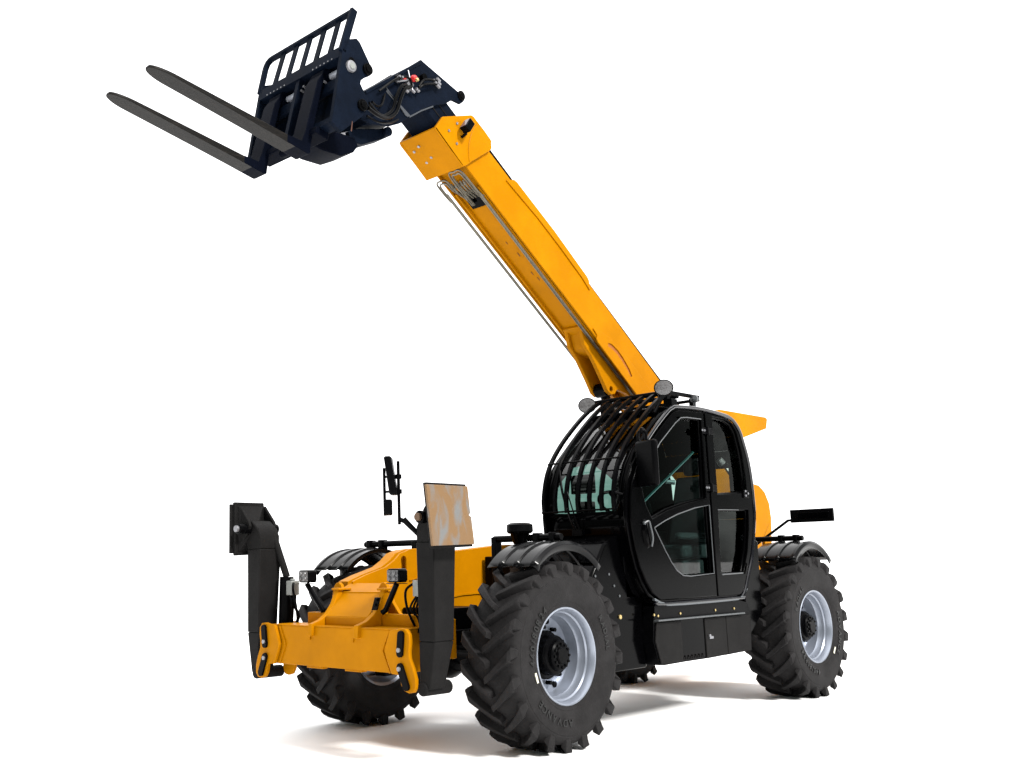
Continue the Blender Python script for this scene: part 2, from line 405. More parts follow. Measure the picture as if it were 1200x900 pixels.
# nose: deck, flanges, sloped panel
m = MB()
m.hexa([(2.62, -.30, 1.165), (2.62, .20, 1.165), (2.62, .20, 1.13), (2.62, -.30, 1.13)], [(2.80, -.30, 1.08), (2.80, .20, 1.08), (2.80, .20, 1.05), (2.80, -.30, 1.05)])
DK = m.build('nose_deck', YEL, CH, bevel=.004)
for yc, sc in ((.155, 1), (-.35, 1)):
    m = MB()
    fl = [(yc-.05, 1.09), (yc-.035, 1.14), (yc-.008, 1.168), (yc+.022, 1.173), (yc+.048, 1.155), (yc+.07, 1.11), (yc+.11, 1.03), (yc+.17, .96), (yc+.24, .91), (yc+.31, .88), (yc+.31, .60), (yc-.05, .60)]
    m.prism(fl, YZ, 2.68, 2.71); m.build('nose_flange', YEL, CH, bevel=.004)
for yc in (.285, -.215):
    m = MB(); pr_ = [(2.795, 1.128), (2.82, 1.135), (2.84, 1.09), (2.875, 1.02), (2.93, .955), (3.00, .91), (3.085, .885), (3.092, .80), (2.86, .80), (2.76, 1.05)]
    m.prism(pr_, XZ, yc-.022, yc+.022)
    m.box(2.72, 2.84, yc-.045, yc+.045, 1.118, 1.134)
    m.build('nose_bracket', YEL, CH, bevel=.004)
m = MB(); m.hexa([(2.78, -.19, 1.105), (2.78, .26, 1.105), (2.78, .26, 1.075), (2.78, -.19, 1.075)], [(2.955, -.19, .935), (2.955, .26, .935), (2.94, .26, .92), (2.94, -.19, .92)])
m.box(2.93, 2.96, -.19, .26, .86, .933); m.box(2.70, 2.79, -.28, .30, 1.088, 1.108)
m.build('nose_panel', YEL, CH, bevel=.004)
m = MB()
for y0, y1 in ((.31, .62), (-.52, -.24)): m.box(2.78, 2.86, y0, y1, .86, .955)
m.box(2.30, 2.8, -.5, .5, .62, .9)
m.build('nose_box', YEL, CH, bevel=.006)

# ---- crossbeam -----------------------------------------------------
m = MB(); m.box(2.84, 3.06, -.70, .70, .585, .865); m.box(2.80, 3.065, -.70, .70, .865, .872)
m.box(3.0, 3.05, -.30, -.12, .57, .585); m.box(3.0, 3.05, .12, .30, .57, .585)
CB = m.build('crossbeam', YEL, T, bevel=.005)
lobe = [(.63, .865), (.69, .872), (.74, .882), (.79, .878), (.818, .845), (.822, .79), (.812, .74), (.815, .69), (.845, .63), (.868, .56), (.866, .505), (.845, .478), (.80, .470), (.755, .482), (.728, .52), (.715, .58), (.64, .583), (.60, .66), (.575, .73), (.60, .80)]
for s_ in (1, -1):
    for xa, xb in ((3.062, 3.092), (2.80, 2.83)):
        m = MB(); m.prism([(s_*a_, b_) for a_, b_ in lobe], YZ, xa, xb); m.build('end_plate', YEL, CB, bevel=.006)
    m = MB()
    for A_, B_ in ((((.735, .840)), ((.722, .722))), (((.722, .632)), ((.775, .512)))):
        d = Vector((B_[0]-A_[0], B_[1]-A_[1])); L_ = d.length; d.normalize(); nn = Vector((-d.y, d.x)); rr_ = .027
        pts = []
        for k in range(9):
            a = pi*k/8+pi/2; pts.append((A_[0]+d.x*rr_*cos(a)+nn.x*rr_*sin(a), A_[1]+d.y*rr_*cos(a)+nn.y*rr_*sin(a)))
        for k in range(9):
            a = pi*k/8-pi/2; pts.append((B_[0]+d.x*rr_*cos(a)+nn.x*rr_*sin(a), B_[1]+d.y*rr_*cos(a)+nn.y*rr_*sin(a)))
        m2 = MB(); m2.prism([(s_*(a_+.015), b_) for a_, b_ in pts], YZ, 3.093, 3.112)
        rb = m2.build('retainer_bar', BLM, CB, bevel=.003)
        bp = B_ if A_[1] > .7 else A_
        m3 = MB(); m3.cyl((3.112, s_*(bp[0]+.015), bp[1]+(.02 if A_[1] > .7 else -.01)), (3.122, s_*(bp[0]+.015), bp[1]+(.02 if A_[1] > .7 else -.01)), .015, 14); m3.build('bolt', CHR, CB)
    m4 = MB(); m4.bar([(3.064, s_*.60, .86), (3.064, s_*.53, .73), (3.064, s_*.60, .585)], .012, .01, (1, 0, 0)); m4.build('weld_seam', YEL, CB)
for yc in (.235, -.24):
    m = MB(); m.prism([(yc-.02, .872), (yc+.02, .872), (yc+.006, .80), (yc, .77), (yc-.006, .80)], YZ, 3.061, 3.07); m.build('gusset', YEL, CB)

# ---- stabiliser legs ----------------------------------------------
def stabiliser(s_, label):
    m = MB()
    def q(x0, x1, ya, yb, z): return [(x0, s_*ya, z), (x1, s_*ya, z), (x1, s_*yb, z), (x0, s_*yb, z)]
    m.hexa(q(2.92, 3.06, .875, .965, .50), q(2.88, 3.06, .875, 1.02, .80))
    m.hexa(q(2.88, 3.06, .875, 1.02, .8005), q(2.845, 3.055, .865, 1.03, 1.44))
    head = [(.865, 1.4405), (1.035, 1.4405), (1.06, 1.50), (1.10, 1.60), (1.06, 1.67), (.98, 1.66), (.90, 1.60), (.865, 1.54)]
    m.prism([(s_*a_, b_) for a_, b_ in head], YZ, 2.86, 3.05)
    m.cyl((2.82, s_*.90, .50), (3.07, s_*.90, .50), .045, 18)
    o = m.build('stabiliser_leg', CHA, T, bevel=.008, label=label)
    # foot pad
    m = MB(); Y0, Y1 = 1.135, 1.155
    fx = 0 if s_ > 0 else -.09
    P = [(3.235+fx, 1.80), (2.845, 1.80), (2.825, 1.625), (2.842, 1.61), (2.818, 1.60), (2.795, 1.42), (3.19+fx*.5, 1.41)]
    m.prism(P, XZ, s_*Y0, s_*Y1); pad = m.build('foot_pad', PAD if s_ > 0 else CHA, o, bevel=.003, label='scuffed bare metal sole of the raised foot' if s_ > 0 else None)
    m = MB()   # rim lips and pyramid ribs on the back of the pad
    m.prism([(3.215+fx, 1.815), (2.84, 1.815), (2.79, 1.405), (3.165+fx*.5, 1.392)], XZ, s_*(Y0-.035), s_*(Y0-.001))
    A_ = [(3.19+fx, 1.79), (2.85, 1.79), (2.81, 1.43), (3.14+fx*.5, 1.42)]; B_ = [(3.06, 1.66), (2.96, 1.66), (2.95, 1.56), (3.05, 1.55)]
    m.hexa([XZ(a_, b_, s_*(Y0-.036)) for a_, b_ in A_], [XZ(a_, b_, s_*(Y0-.13)) for a_, b_ in B_])
    for x in (3.075, 2.83):
        m.prism([(s_*.98, 1.58), (s_*1.10, 1.44), (s_*1.10, 1.79), (s_*.975, 1.66), (s_*.955, 1.62)], YZ, x-.012, x+.012)
    m.build('pad_back', CHA, o, bevel=.005)
    m = MB(); m.cyl((2.78, s_*1.01, 1.60), (3.115, s_*1.01, 1.60), .040, 20); m.cyl((3.115, s_*1.01, 1.60), (3.165, s_*1.01, 1.60), .042, 20); m.build('pivot_pin', BLM, o, bevel=.004)
    m = MB(); m.cyl((3.165, s_*1.01, 1.60), (3.185, s_*1.01, 1.60), .026, 16); m.build('pin_head', BRD if s_ > 0 else CHR, o)
    # hydraulic cylinder on the inner side
    m = MB(); m.cyl((2.86, s_*.80, .74), (2.84, s_*.80, 1.22), .055, 20); m.build('cylinder_barrel', BLM, o)
    m = MB(); m.cyl((2.84, s_*.80, 1.22), (2.90, s_*.90, 1.56), .028, 14); m.build('cylinder_rod', CHA, o)
    m = MB(); m.box(2.82, 2.90, s_*.70-.035, s_*.70+.035, 1.08, 1.19); m.cyl((2.86, s_*.70, 1.19), (2.86, s_*.70, 1.205), .02, 10); m.build('valve_block', GRY, o, bevel=.006)
    m = MB()
    for k in range(4):
        x = 2.83+.02*k
        m.tube([(x, s_*.70, 1.09), (x+.02, s_*(.68-.01*k), 1.0), (x-.02*(k % 2), s_*(.66+.015*k), .92), (x, s_*.70, .84)], .008, 8, sm=5)
    m.tube([(2.88, s_*.665, 1.17), (2.92, s_*.62, 1.12), (2.90, s_*.61, 1.0), (2.86, s_*.64, .88)], .009, 8, sm=6)
    m.build('hose', BLM, o)
    return o
stabiliser(1, 'raised stabiliser leg with scuffed sole turned outward'); stabiliser(-1, 'raised stabiliser leg showing the black back of its foot')

# mirrors on a mast beside the near stabiliser
m = MB(); m.cyl((3.03, .86, 1.50), (3.10, .80, 1.60), .016, 12); m.tube([(2.98, .92, 1.42), (3.09, .80, 1.58), (3.12, .77, 1.60)], .016, 10)
m.cyl((3.12, .78, 1.56), (3.12, .78, 1.985), .011, 10); m.cyl((3.19, .715, 1.62), (3.19, .715, 1.94), .010, 8)
for z in (1.78, 1.88): m.cyl((3.12, .78, z), (3.19, .715, z), .008, 8); m.cyl((3.12, .78, z-.015), (3.12, .78, z+.015), .022, 10)
MM = m.build('mirror_mast', BLM, T)
def rbox(mb, c, ax, ay, az):
    c = Vector(c); ax = Vector(ax); ay = Vector(ay); az = Vector(az)
    mb.hexa([c-ax-ay-az, c+ax-ay-az, c+ax+ay-az, c-ax+ay-az], [c-ax-ay+az, c+ax-ay+az, c+ax+ay+az, c-ax+ay+az])
m = MB(); rbox(m, (3.165, .755, 1.885), (.047, .040, 0), (-.015, .022, 0), (0.012, -.012, .13)); m.build('mirror_head', BLM, MM, bevel=.014, seg=3)
m = MB(); rbox(m, (3.17, .725, 1.675), (.045, .045, 0), (-.02, .022, 0), (0, 0, .052)); m.build('small_mirror_head', BLM, MM, bevel=.012, seg=3)

# front work lamps on arms
for y, ya in ((.49, .28), (-.50, -.38)):
    m = MB(); m.tube([(2.88, .335, .965), (2.87, .365, .985), (2.88, y-.0, 1.165)] if y > 0 else [(2.85, -.34, .96), (2.88, -.50, 1.165)], .020, 12)
    if y > 0:
        rbox(m, (2.90, .290, 1.01), (.006, 0, 0), (0, .028, -.0), (0, .026, .062)); [m.cyl((2.905, y_, z_), (2.918, y_, z_), .012, 8) for y_, z_ in ((.268, .965), (.295, 1.02), (.315, 1.055))]; 
    m.box(2.84, 2.92, y-.07, y+.07, 1.165, 1.170)
    A = m.build('lamp_arm', BLM, T, bevel=.003)
    m = MB(); m.prism([(y-.062, 1.19), (y-.045, 1.175), (y+.05, 1.175), (y+.062, 1.19), (y+.062, 1.255), (y+.045, 1.27), (y-.05, 1.27), (y-.065, 1.25)], YZ, 2.83, 2.915)
    m.build('work_lamp', BLM, A, bevel=.008)
    m = MB(); m.box(2.9155, 2.921, y-.052, y+.052, 1.185, 1.26); 
    for dy in (-.025, .025):
        for dz in (-.018, .018): m.lathe([(0, .012), (.014, .010), (.017, .0)], (2.921, y+dy, 1.222+dz), 'X', 12)
    m.build('lamp_lens', LENS, A)

# ---- cab -------------------------------------------------------------
CAB_O = [(.10, 2.573), (-.27, 2.590), (-.64, 2.571), (-.79, 2.55), (-.87, 2.505), (-.935, 2.45), (-.974, 2.38), (-1.04, 2.215), (-1.075, 2.03), (-1.088, 1.84), (-1.08, 1.648), (-1.045, 1.50), (-.98, 1.32), (-.884, 1.145), (-.82, 1.03), (-.77, .975), (-.70, .955), (.50, .95), (.58, .96), (.68, 1.01), (.76, 1.10), (.84, 1.23), (.89, 1.38), (.92, 1.52), (.93, 1.655), (.915, 1.80), (.875, 1.93), (.80, 2.05), (.70, 2.155), (.468, 2.355), (.255, 2.515), (.18, 2.555)]
W1 = [(-.04, 2.485), (-.27, 2.490), (-.245, 1.815), (.10, 1.765), (.35, 1.71), (.583, 1.635), (.66, 1.74), (.70, 1.87), (.56, 2.08), (.402, 2.24), (.15, 2.42), (.06, 2.475)]
W2 = [(.562, 1.546), (.40, 1.60), (.218, 1.649), (-.05, 1.71), (-.291, 1.744), (-.287, 1.176), (.08, 1.167), (.19, 1.175), (.274, 1.215), (.34, 1.275), (.421, 1.368)]
W3 = [(-.475, 2.525), (-.70, 2.515), (-.80, 2.485), (-.87, 2.42), (-.93, 2.25), (-.965, 2.05), (-.971, 1.892), (-.47, 1.862)]
W4 = [(-.46, 1.703), (-.975, 1.715), (-.945, 1.55), (-.89, 1.36), (-.80, 1.175), (-.433, 1.168)]
m = MB(); m.prism(CAB_O, XZ, 1.055, 1.085, [W1, W2, W3, W4])
# right-hand side wall with its own front window
WR = [(.50, 2.10), (.20, 2.16), (-.05, 2.06), (-.15, 2.0), (-.15, 1.70), (.80, 1.70), (.78, 1.85), (.66, 1.98)]
m.prism(CAB_O, XZ, .25, .28, [WR])
# skins
def skin(mb, pts, y0=.281, y1=1.054, th=.03):
    for i in range(len(pts)-1):
        a, b_ = Vector((pts[i][0], 0, pts[i][1])), Vector((pts[i+1][0], 0, pts[i+1][1]))
        d = (b_-a).normalized(); nn = Vector((d.z, 0, -d.x))*th
        mb.hexa([a+Vector((0, y0, 0)), b_+Vector((0, y0, 0)), b_+nn+Vector((0, y0, 0)), a+nn+Vector((0, y0, 0))],
                [a+Vector((0, y1, 0)), b_+Vector((0, y1, 0)), b_+nn+Vector((0, y1, 0)), a+nn+Vector((0, y1, 0))])
FP = [(.62, .98), (.70, 1.06), (.80, 1.22), (.86, 1.40), (.89, 1.55), (.895, 1.66)]
GP = [(.895, 1.66), (.885, 1.80), (.85, 1.93), (.79, 2.05), (.70, 2.165), (.56, 2.285), (.42, 2.40), (.28, 2.50), (.12, 2.575)]
back_top = [(-.87, 2.49), (-.95, 2.42), (-1.0, 2.28)]
m2 = MB(); skin(m2, [(-.87, 2.50), (-.64, 2.56), (-.27, 2.578), (.12, 2.565)], th=-.0301)
SK = m2
skin(SK, [(-.86, 2.49), (-.955, 2.40), (-1.0, 2.28), (-1.03, 2.12)], th=.02); SK.box(-1.07, -1.0, .93, 1.054, 1.84, 2.2); skin(SK, [(-1.06, 1.86), (-1.055, 1.65), (-.96, 1.33), (-.86, 1.145), (-.75, .99)], th=.02)
SK.box(-.78, .60, .281, 1.054, .955, .985)
# front lower skin, curved round the corners
ys = [(.281, -.06), (.30, -.025), (.34, -.005), (.42, 0), (.9, 0), (.98, -.002), (1.03, -.012), (1.056, -.03)]
rows = [[Vector((x+dx, y, z)) for y, dx in ys] for x, z in FP]
SK2 = MB().sheet(rows)
CABO = m.build('cab', BLK, T, bevel=.010, seg=3, label='black operator cab with tinted glass')
SK.build('cab_shell', BLK, CABO, bevel=.004)
SK2.build('front_panel', BLK, CABO, solid=.012)
# windscreen pillars and header
m = MB()
for y0, y1 in ((.281, .335), (.985, 1.056)):
    rows = [[Vector((x-.008, y, z)) for y in (y0, (y0+y1)/2, y1)] for x, z in GP]; m.sheet(rows)
m.build('screen_pillar', BLK, CABO, solid=.03)
m = MB(); m.box(.10, .22, .281, 1.054, 2.535, 2.575); m.box(.86, .90, .281, 1.054, 1.655, 1.685); m.build('screen_header', BLK, CABO, bevel=.005)
m = MB(); m.sheet([[Vector((x-.01, y, z)) for y in (.33, .66, .99)] for x, z in GP]); m.build('windscreen', GL_SCREEN, CABO)
def pane(name, W, g_, y):
    m = MB(); tri = tessellate_polygon([[Vector((p[0], p[1], 0)) for p in W]])
    m.add([XZ(p[0], p[1], y) for p in W], [tuple(t_) for t_ in tri]); return m.build(name, g_, CABO)
def grow(W, d=.012):
    cx = sum(p[0] for p in W)/len(W); cz = sum(p[1] for p in W)/len(W); out = []
    for x, z in W:
        v = Vector((x-cx, z-cz)); v = v*(1+d/v.length); out.append((cx+v.x, cz+v.y))
    return out
pane('door_window', grow(W1), GL_DOOR, 1.045); pane('door_window', grow(W2), GL_DOOR, 1.045)
pane('rear_side_window', grow(W3), GL_REAR, 1.045); pane('rear_side_window', grow(W4), GL_DOOR, 1.045); pane('side_window', grow(WR), GL_RIGHT, .285)
m = MB(); m.sheet([[Vector((-1.005, y, 2.28)) for y in (.281, 1.054)], [Vector((-1.065, y, 1.86)) for y in (.281, 1.054)]]); m.build('rear_window', GL_REAR, CABO)
# door leaf: raised frame with seals
D_O = [(.09, 2.55), (-.32, 2.562), (-.325, .975), (.48, .972), (.56, .982), (.66, 1.035), (.735, 1.12), (.81, 1.24), (.86, 1.39), (.89, 1.53), (.90, 1.655), (.885, 1.79), (.845, 1.91), (.77, 2.03), (.67, 2.135), (.44, 2.33), (.23, 2.485), (.16, 2.53)]
m = MB(); m.prism(D_O, XZ, 1.0855, 1.108, [grow(W1, .016), grow(W2, .016)]); DOOR = m.build('door', BLK, CABO, bevel=.008, seg=3)
D_R = [(-.345, 2.562), (-.64, 2.55), (-.78, 2.528), (-.86, 2.48), (-.92, 2.42), (-.955, 2.35), (-1.02, 2.2), (-1.055, 2.03), (-1.068, 1.84), (-1.06, 1.66), (-1.025, 1.51), (-.96, 1.335), (-.865, 1.155), (-.80, 1.04), (-.75, .99), (-.69, .975), (-.345, .975)]
m = MB(); m.prism(D_R, XZ, 1.0855, 1.108, [grow(W3, .016), grow(W4, .016)]); m.build('rear_side_panel', BLK, CABO, bevel=.008, seg=3)
m = MB()
def loop(mb, W, y, r_): mb.tube([XZ(x, z, y) for x, z in W+[W[0]]], r_, 6, cap=False)
loop(m, grow(W2, .014), 1.108, .0045)
m.tube([XZ(x, z, 1.108) for x, z in [(-.27, 2.50), (-.03, 2.497), (.06, 2.487), (.155, 2.433), (.41, 2.25), (.57, 2.09)]], .0045, 6)
m.tube([XZ(x, z, 1.108) for x, z in [(-.43, 1.157), (-.79, 1.163)]], .006, 6); m.tube([XZ(x, z, 1.108) for x, z in [(-.44, 1.715), (-.8, 1.72)]], .003, 6)
m.build('window_seal', TRIM, CABO)
m = MB()  # rounded tube around the cab side
m.tube([XZ(x, z, 1.100) for x, z in [(.72, 2.15), (.48, 2.355), (.26, 2.518), (.18, 2.558), (.10, 2.578), (-.27, 2.592), (-.64, 2.574), (-.79, 2.552), (-.88, 2.505), (-.945, 2.44), (-.985, 2.36), (-1.05, 2.2), (-1.085, 2.03), (-1.097, 1.84), (-1.088, 1.648), (-.99, 1.32), (-.892, 1.145), (-.82, 1.02), (-.76, .963), (-.68, .948), (.50, .943), (.60, .965)]], .017, 10, sm=4)
m.build('frame_tube', mat('polished_black_tube', (.003, .003, .005), .16, spec=.6), CABO)
m = MB(); m.bar([XZ(x, z, 1.10) for x, z in [(.64, .985), (.56, .955), (.45, .935), (.2, .932), (-.3, .935), (-.66, .94), (-.76, .96), (-.84, 1.03)]], .03, .02); m.build('sill_trim', mat('dark_steel_trim', (.10, .11, .12), .3, metal=.6), CABO, bevel=.005)
# handle, hinges
m = MB(); m.lathe([(0, .02), (.045, .018), (.056, .005), (.058, 0)], (0, 0, 0), 'Y', 24)
for v in m.v: v.z *= 2.0; v.x *= .85
for v in m.v: v.x += .70+(v.z)*.12; v.z += 1.50; v.y += 1.108
HD = m.build('door_handle', BLK, CABO)
m = MB(); m.tube([(.735, 1.125, 1.585), (.70, 1.14, 1.60), (.685, 1.143, 1.56), (.665, 1.145, 1.47), (.665, 1.13, 1.40)], .008, 8, sm=4); m.cyl((.735, 1.115, 1.585), (.735, 1.13, 1.585), .014, 10); m.build('latch_lever', TRIM, CABO)
m = MB()
for x, z in ((-.34, 2.40), (-.34, 1.90)):
    m.box(x-.09, x+.09, 1.109, 1.122, z-.028, z+.028)
    m.cyl((x, 1.122, z-.04), (x, 1.122, z+.04), .014, 10)
m.box(-.99, -.90, 1.109, 1.12, 1.83, 1.90)
m.build('hinge', BLM, CABO, bevel=.003)
m = MB()
for x, z in ((-.285, 2.40), (-.25, 2.40), (-.285, 1.90), (-.25, 1.90), (-.92, 1.89), (-.92, 1.85), (-.965, 1.87)): m.cyl((x, 1.122, z), (x, 1.130, z), .010, 8)
m.build('hinge_bolt', CHR, CABO)
# interior
m = MB()
m.box(-.62, -.15, .45, .92, 1.30, 1.42); m.hexa([(-.72, .47, 1.42), (-.60, .47, 1.42), (-.60, .90, 1.42), (-.72, .90, 1.42)], [(-.86, .50, 2.05), (-.78, .50, 2.05), (-.78, .87, 2.05), (-.86, .87, 2.05)])
m.box(-.86, -.78, .58, .79, 2.06, 2.22); m.box(-.55, -.20, .50, .88, .99, 1.30); m.box(-.5, .0, .92, .99, 1.46, 1.52)
m.build('driver_seat', SEAT, CABO, bevel=.03, seg=3)
m = MB(); m.box(.55, .84, .34, .98, 1.0, 1.60); m.tube([(.60, .68, 1.45), (.42, .68, 1.72)], .035, 12); m.box(.5, .62, .60, .80, 1.55, 1.68)
m.box(.45, .55, .36, .46, 1.55, 1.80)
m.box(-.7, .45, .30, .42, 1.0, 1.55); m.box(.60, .66, .36, .58, 1.86, 2.02); m.cyl((.63, .40, 1.6), (.63, .42, 1.88), .02, 8); m.box(.62, .70, .86, .97, 1.66, 1.78); m.tube([(.3, .95, 1.4), (.36, .92, 1.78)], .02, 8); m.build('dashboard', BLM, CABO, bevel=.015)
m = MB(); rw = .19; c_ = Vector((.40, .68, 1.76)); ax = Vector((-.18, 0, .27)).normalized(); e1 = Vector((0, 1, 0)); e2 = ax.cross(e1)
m.tube([c_+e1*rw*cos(a)+e2*rw*sin(a) for a in [2*pi*k/28 for k in range(29)]], .014, 8, cap=False)
for k in range(3): a = 2*pi*k/3+.5; m.cyl(c_-ax*.02, c_+e1*rw*cos(a)+e2*rw*sin(a), .010, 8)
m.build('steering_wheel', BLM, CABO)
m = MB(); m.tube([(.609, 1.035, 1.753), (-.223, 1.035, 2.212)], .011, 8); m.cyl((.609, 1.03, 1.70), (.609, 1.03, 1.75), .012, 8); m.build('gas_strut', mat('teal_strut', (.03, .10, .095), .3, metal=.3), CABO)
m = MB(); m.cyl((.10, .95, 1.95), (.05, 1.0, 1.94), .02, 8); m.cyl((.60, 1.02, 1.70), (.58, 1.03, 1.68), .018, 10); m.cyl((-.75, .98, 2.18), (-.78, 1.0, 2.14), .035, 12); m.build('inner_knob', CHR, CABO)
# wiper
m = MB(); m.tube([(.925, .60, 1.52), (.945, .55, 1.66), (.935, .48, 1.86), (.88, .42, 2.05)], .010, 8, sm=4); m.tube([(.925, .64, 1.52), (.945, .60, 1.66), (.935, .53, 1.86)], .006, 6, sm=4)
m.box(.915, .955, .57, .67, 1.50, 1.55); m.tube([(.95, .40, 1.80), (.925, .41, 1.95), (.87, .42, 2.1), (.79, .42, 2.2)], .012, 6, sm=3); m.build('wiper', BLM, CABO)

# screen and roof guard
BP = [(.935, 1.69), (.94, 1.80), (.905, 1.95), (.85, 2.07), (.76, 2.19), (.62, 2.33), (.45, 2.47), (.30, 2.58), (.16, 2.665), (.05, 2.72)]
bp = [Vector((x, 0, z)) for x, z in BP]
def dense(yb): return [p+Vector((0, yb, 0)) for p in catmull(bp, 3)]
m = MB(); m.cyl((.955, .27, 1.70), (.955, 1.0, 1.70), .008, 10); m.cyl((.84, .27, 2.115), (.84, 1.0, 2.115), .008, 10); m.cyl((.055, .24, 2.725), (.055, 1.02, 2.725), .020, 12)
m.cyl((-.10, .26, 2.70), (-.10, 1.0, 2.70), .018, 12)
m.box(-.48, .05, .955, .99, 2.715, 2.745); m.box(-.48, -.10, .27, .30, 2.69, 2.72); m.box(-.48, -.44, .27, .99, 2.69, 2.715)
for x, y in ((.02, .96), (-.40, .96), (.02, .30), (-.40, .30)): m.box(x-.025, x+.025, y-.02, y+.02, 2.57, 2.715)
m.cyl((.30, 1.0, 2.52), (.10, .98, 2.70), .016, 10); m.cyl((.945, 1.0, 1.83), (.86, 1.08, 1.80), .012, 8)
m.box(.0, .09, .98, 1.05, 2.58, 2.66)
GU = m.build('screen_guard', BLM, T, bevel=.003, label='curved bar guard over the windscreen')
for k in range(7):
    y = .285+.70*k/6; m = MB(); m.bar(dense(y), .028, .030); m.bar([(.05, y, 2.72), (-.10, y, 2.705)], .02, .02)
    m.build('guard_bar', BLM, GU)
for (x, y, z) in ((.12, 1.0, 2.755), (.115, .19, 2.70)):
    m = MB(); m.lathe([(0, -.06), (.035, -.055), (.062, -.03), (.072, 0), (.072, .012), (.066, .014)], (0, 0, 0), 'X', 24)
    for v in m.v: v.y *= 1.15; v.x, v.y = v.x*.85-v.y*.45, v.x*.45+v.y*.9
    for v in m.v: v += Vector((x, y, z))
    L_ = m.build('roof_lamp', BLM, GU)
    m = MB(); m.lathe([(0, .020), (.04, .018), (.064, .012)], (0, 0, 0), 'X', 24)
    for v in m.v: v.y *= 1.15; v.x, v.y = v.x*.85-v.y*.45, v.x*.45+v.y*.9
    for v in m.v: v += Vector((x, y, z))
    m.build('roof_lamp_lens', LENS, GU)
m = MB(); m.lathe([(0, -.03), (.03, -.02), (.036, .02), (0, .035)], (-.36, 1.01, 2.70), 'X', 14); m.cyl((-.37, 1.0, 2.62), (-.37, 1.0, 2.70), .012, 8); m.build('small_roof_lamp', TRIM, GU)

# near side mirror
m = MB(); rbox(m, (.76, 1.20, 2.055), (.022, -.012, 0), (.03, .108, 0), (0, 0, .185)); MR = m.build('side_mirror', BLM, T, bevel=.028, seg=4)
m = MB(); m.tube([(.70, 1.09, 2.14), (.74, 1.12, 2.31), (.75, 1.19, 2.31), (.755, 1.20, 2.24)], .012, 10, sm=4); m.lathe([(0, .03), (.02, .02), (.028, 0), (.02, -.02), (0, -.03)], (.745, 1.16, 2.32), 'Z', 12)
m.cyl((.70, 1.09, 2.25), (.62, 1.08, 2.22), .016, 8); m.build('mirror_bracket', BLM, MR)

# body below and in front of the cab
m = MB()
m.prism([(.74, 1.05), (.80, 1.15), (.87, 1.32), (.90, 1.50), (1.10, 1.42), (1.33, 1.12), (1.30, .70), (1.15, .45), (.60, .45), (.60, 1.0)], XZ, .40, .98)
FB = m.build('front_body_panel', BLK, T, bevel=.02)
m = MB()
for x, z in ((1.24, 1.18), (1.06, 1.19), (1.0, 1.10), (.935, 1.02)): m.cyl((x, .98, z), (x, .987, z), .010, 8)
m.build('rivet', TRIM, FB)
m = MB(); m.cyl((.945, .98, .86), (.945, .99, .86), .017, 12); m.build('plug', BRS, FB)
m = MB(); m.prism([(.625, .815), (.60, .87), (.60, .93), (-.74, .93), (-.90, .90), (-.93, .82), (-.90, .49), (-.20, .472), (.20, .47), (.50, .465), (.575, .47), (.645, .66)], XZ, .35, 1.075)
SB = m.build('step_box', BLM, T, bevel=.008)
m = MB(); m.box(-.745, .625, 1.0755, 1.125, .812, .824); m.build('step_edge', TRIM, SB, bevel=.003)
m = MB(); m.box(-.12, .235, 1.0755, 1.079, .49, .805); m.build('dark_recess', BLK, SB)
m = MB(); m.prism([(.24, .80), (.60, .80), (.63, .66), (.565, .478), (.24, .478)], XZ, 1.0755, 1.088); m.prism([(-.125, .80), (-.47, .80), (-.47, .48), (-.125, .478)], XZ, 1.0755, 1.088); m.prism([(-.48, .80), (-.90, .80), (-.875, .49), (-.48, .48)], XZ, 1.0755, 1.086); m.build('cover_plate', CHA, SB, bevel=.004)
m = MB()
for k in range(12): m.box(.22-.027*k, .232-.027*k, 1.079, 1.088, .49, .51+.01*(k % 2))
m.build('grip_teeth', CHA, SB)
m = MB(); m.box(-.235, -.175, 1.088, 1.096, .63, .65); m.cyl((-.18, 1.088, .655), (-.18, 1.10, .655), .014, 10); m.build('cover_latch', CHR, SB)
m = MB()
for x, z in ((.615, .862), (.56, .852), (.23, .857), (-.325, .86), (-.64, .861)): m.cyl((x, 1.075, z), (x, 1.082, z), .010, 8)
m.build('step_bolt', BRS, SB)
# black skirts between the cab and the rear wheel
m = MB(); m.prism([(-.88, 1.25), (-1.08, 1.50), (-1.22, 1.44), (-1.20, .80), (-.93, .60), (-.90, .95)], XZ, .40, 1.05); m.build('rear_skirt', BLK, T, bevel=.01)
m = MB(); m.cyl((-1.02, 1.02, 1.45), (-1.02, 1.02, 1.50), .035, 14); m.cyl((-1.10, 1.0, 1.44), (-1.16, 1.0, 1.49), .02, 8); m.build('filler_cap', TRIM, T)

# rear uprights carrying the boom pivot
up_ = [(-1.60, .9), (-1.95, 1.45), (-2.30, 1.75), (-2.52, 2.03), (-2.60, 2.075), (-2.72, 2.085), (-2.86, 2.07), (-2.98, 2.00), (-3.06, 1.88), (-3.08, 1.72), (-3.04, 1.42), (-2.96, 1.2), (-2.95, .7), (-1.60, .7)]
sl = [(-2.86+.035*cos(i*2*pi/16), 1.40+(.07 if i < 8 else -.07)+.035*sin(i*2*pi/16)) for i in range(16)]
m = MB(); m.prism(up_, XZ, .22, .26, [sl]); m.prism(up_, XZ, -.50, -.46)
UP = m.build('rear_upright', YEL, T, bevel=.006)
m = MB(); m.cyl((-2.80, -.51, 1.80), (-2.80, .215, 1.80), .06, 20); m.build('boom_pivot_pin', BLM, UP)
m = MB(); m.box(-3.30, -2.3, -.75, .18, .75, 1.30); m.box(-3.0, -1.2, -1.05, -.56, .60, 1.55); m.build('engine_cover', YEL, T, bevel=.04, seg=3)
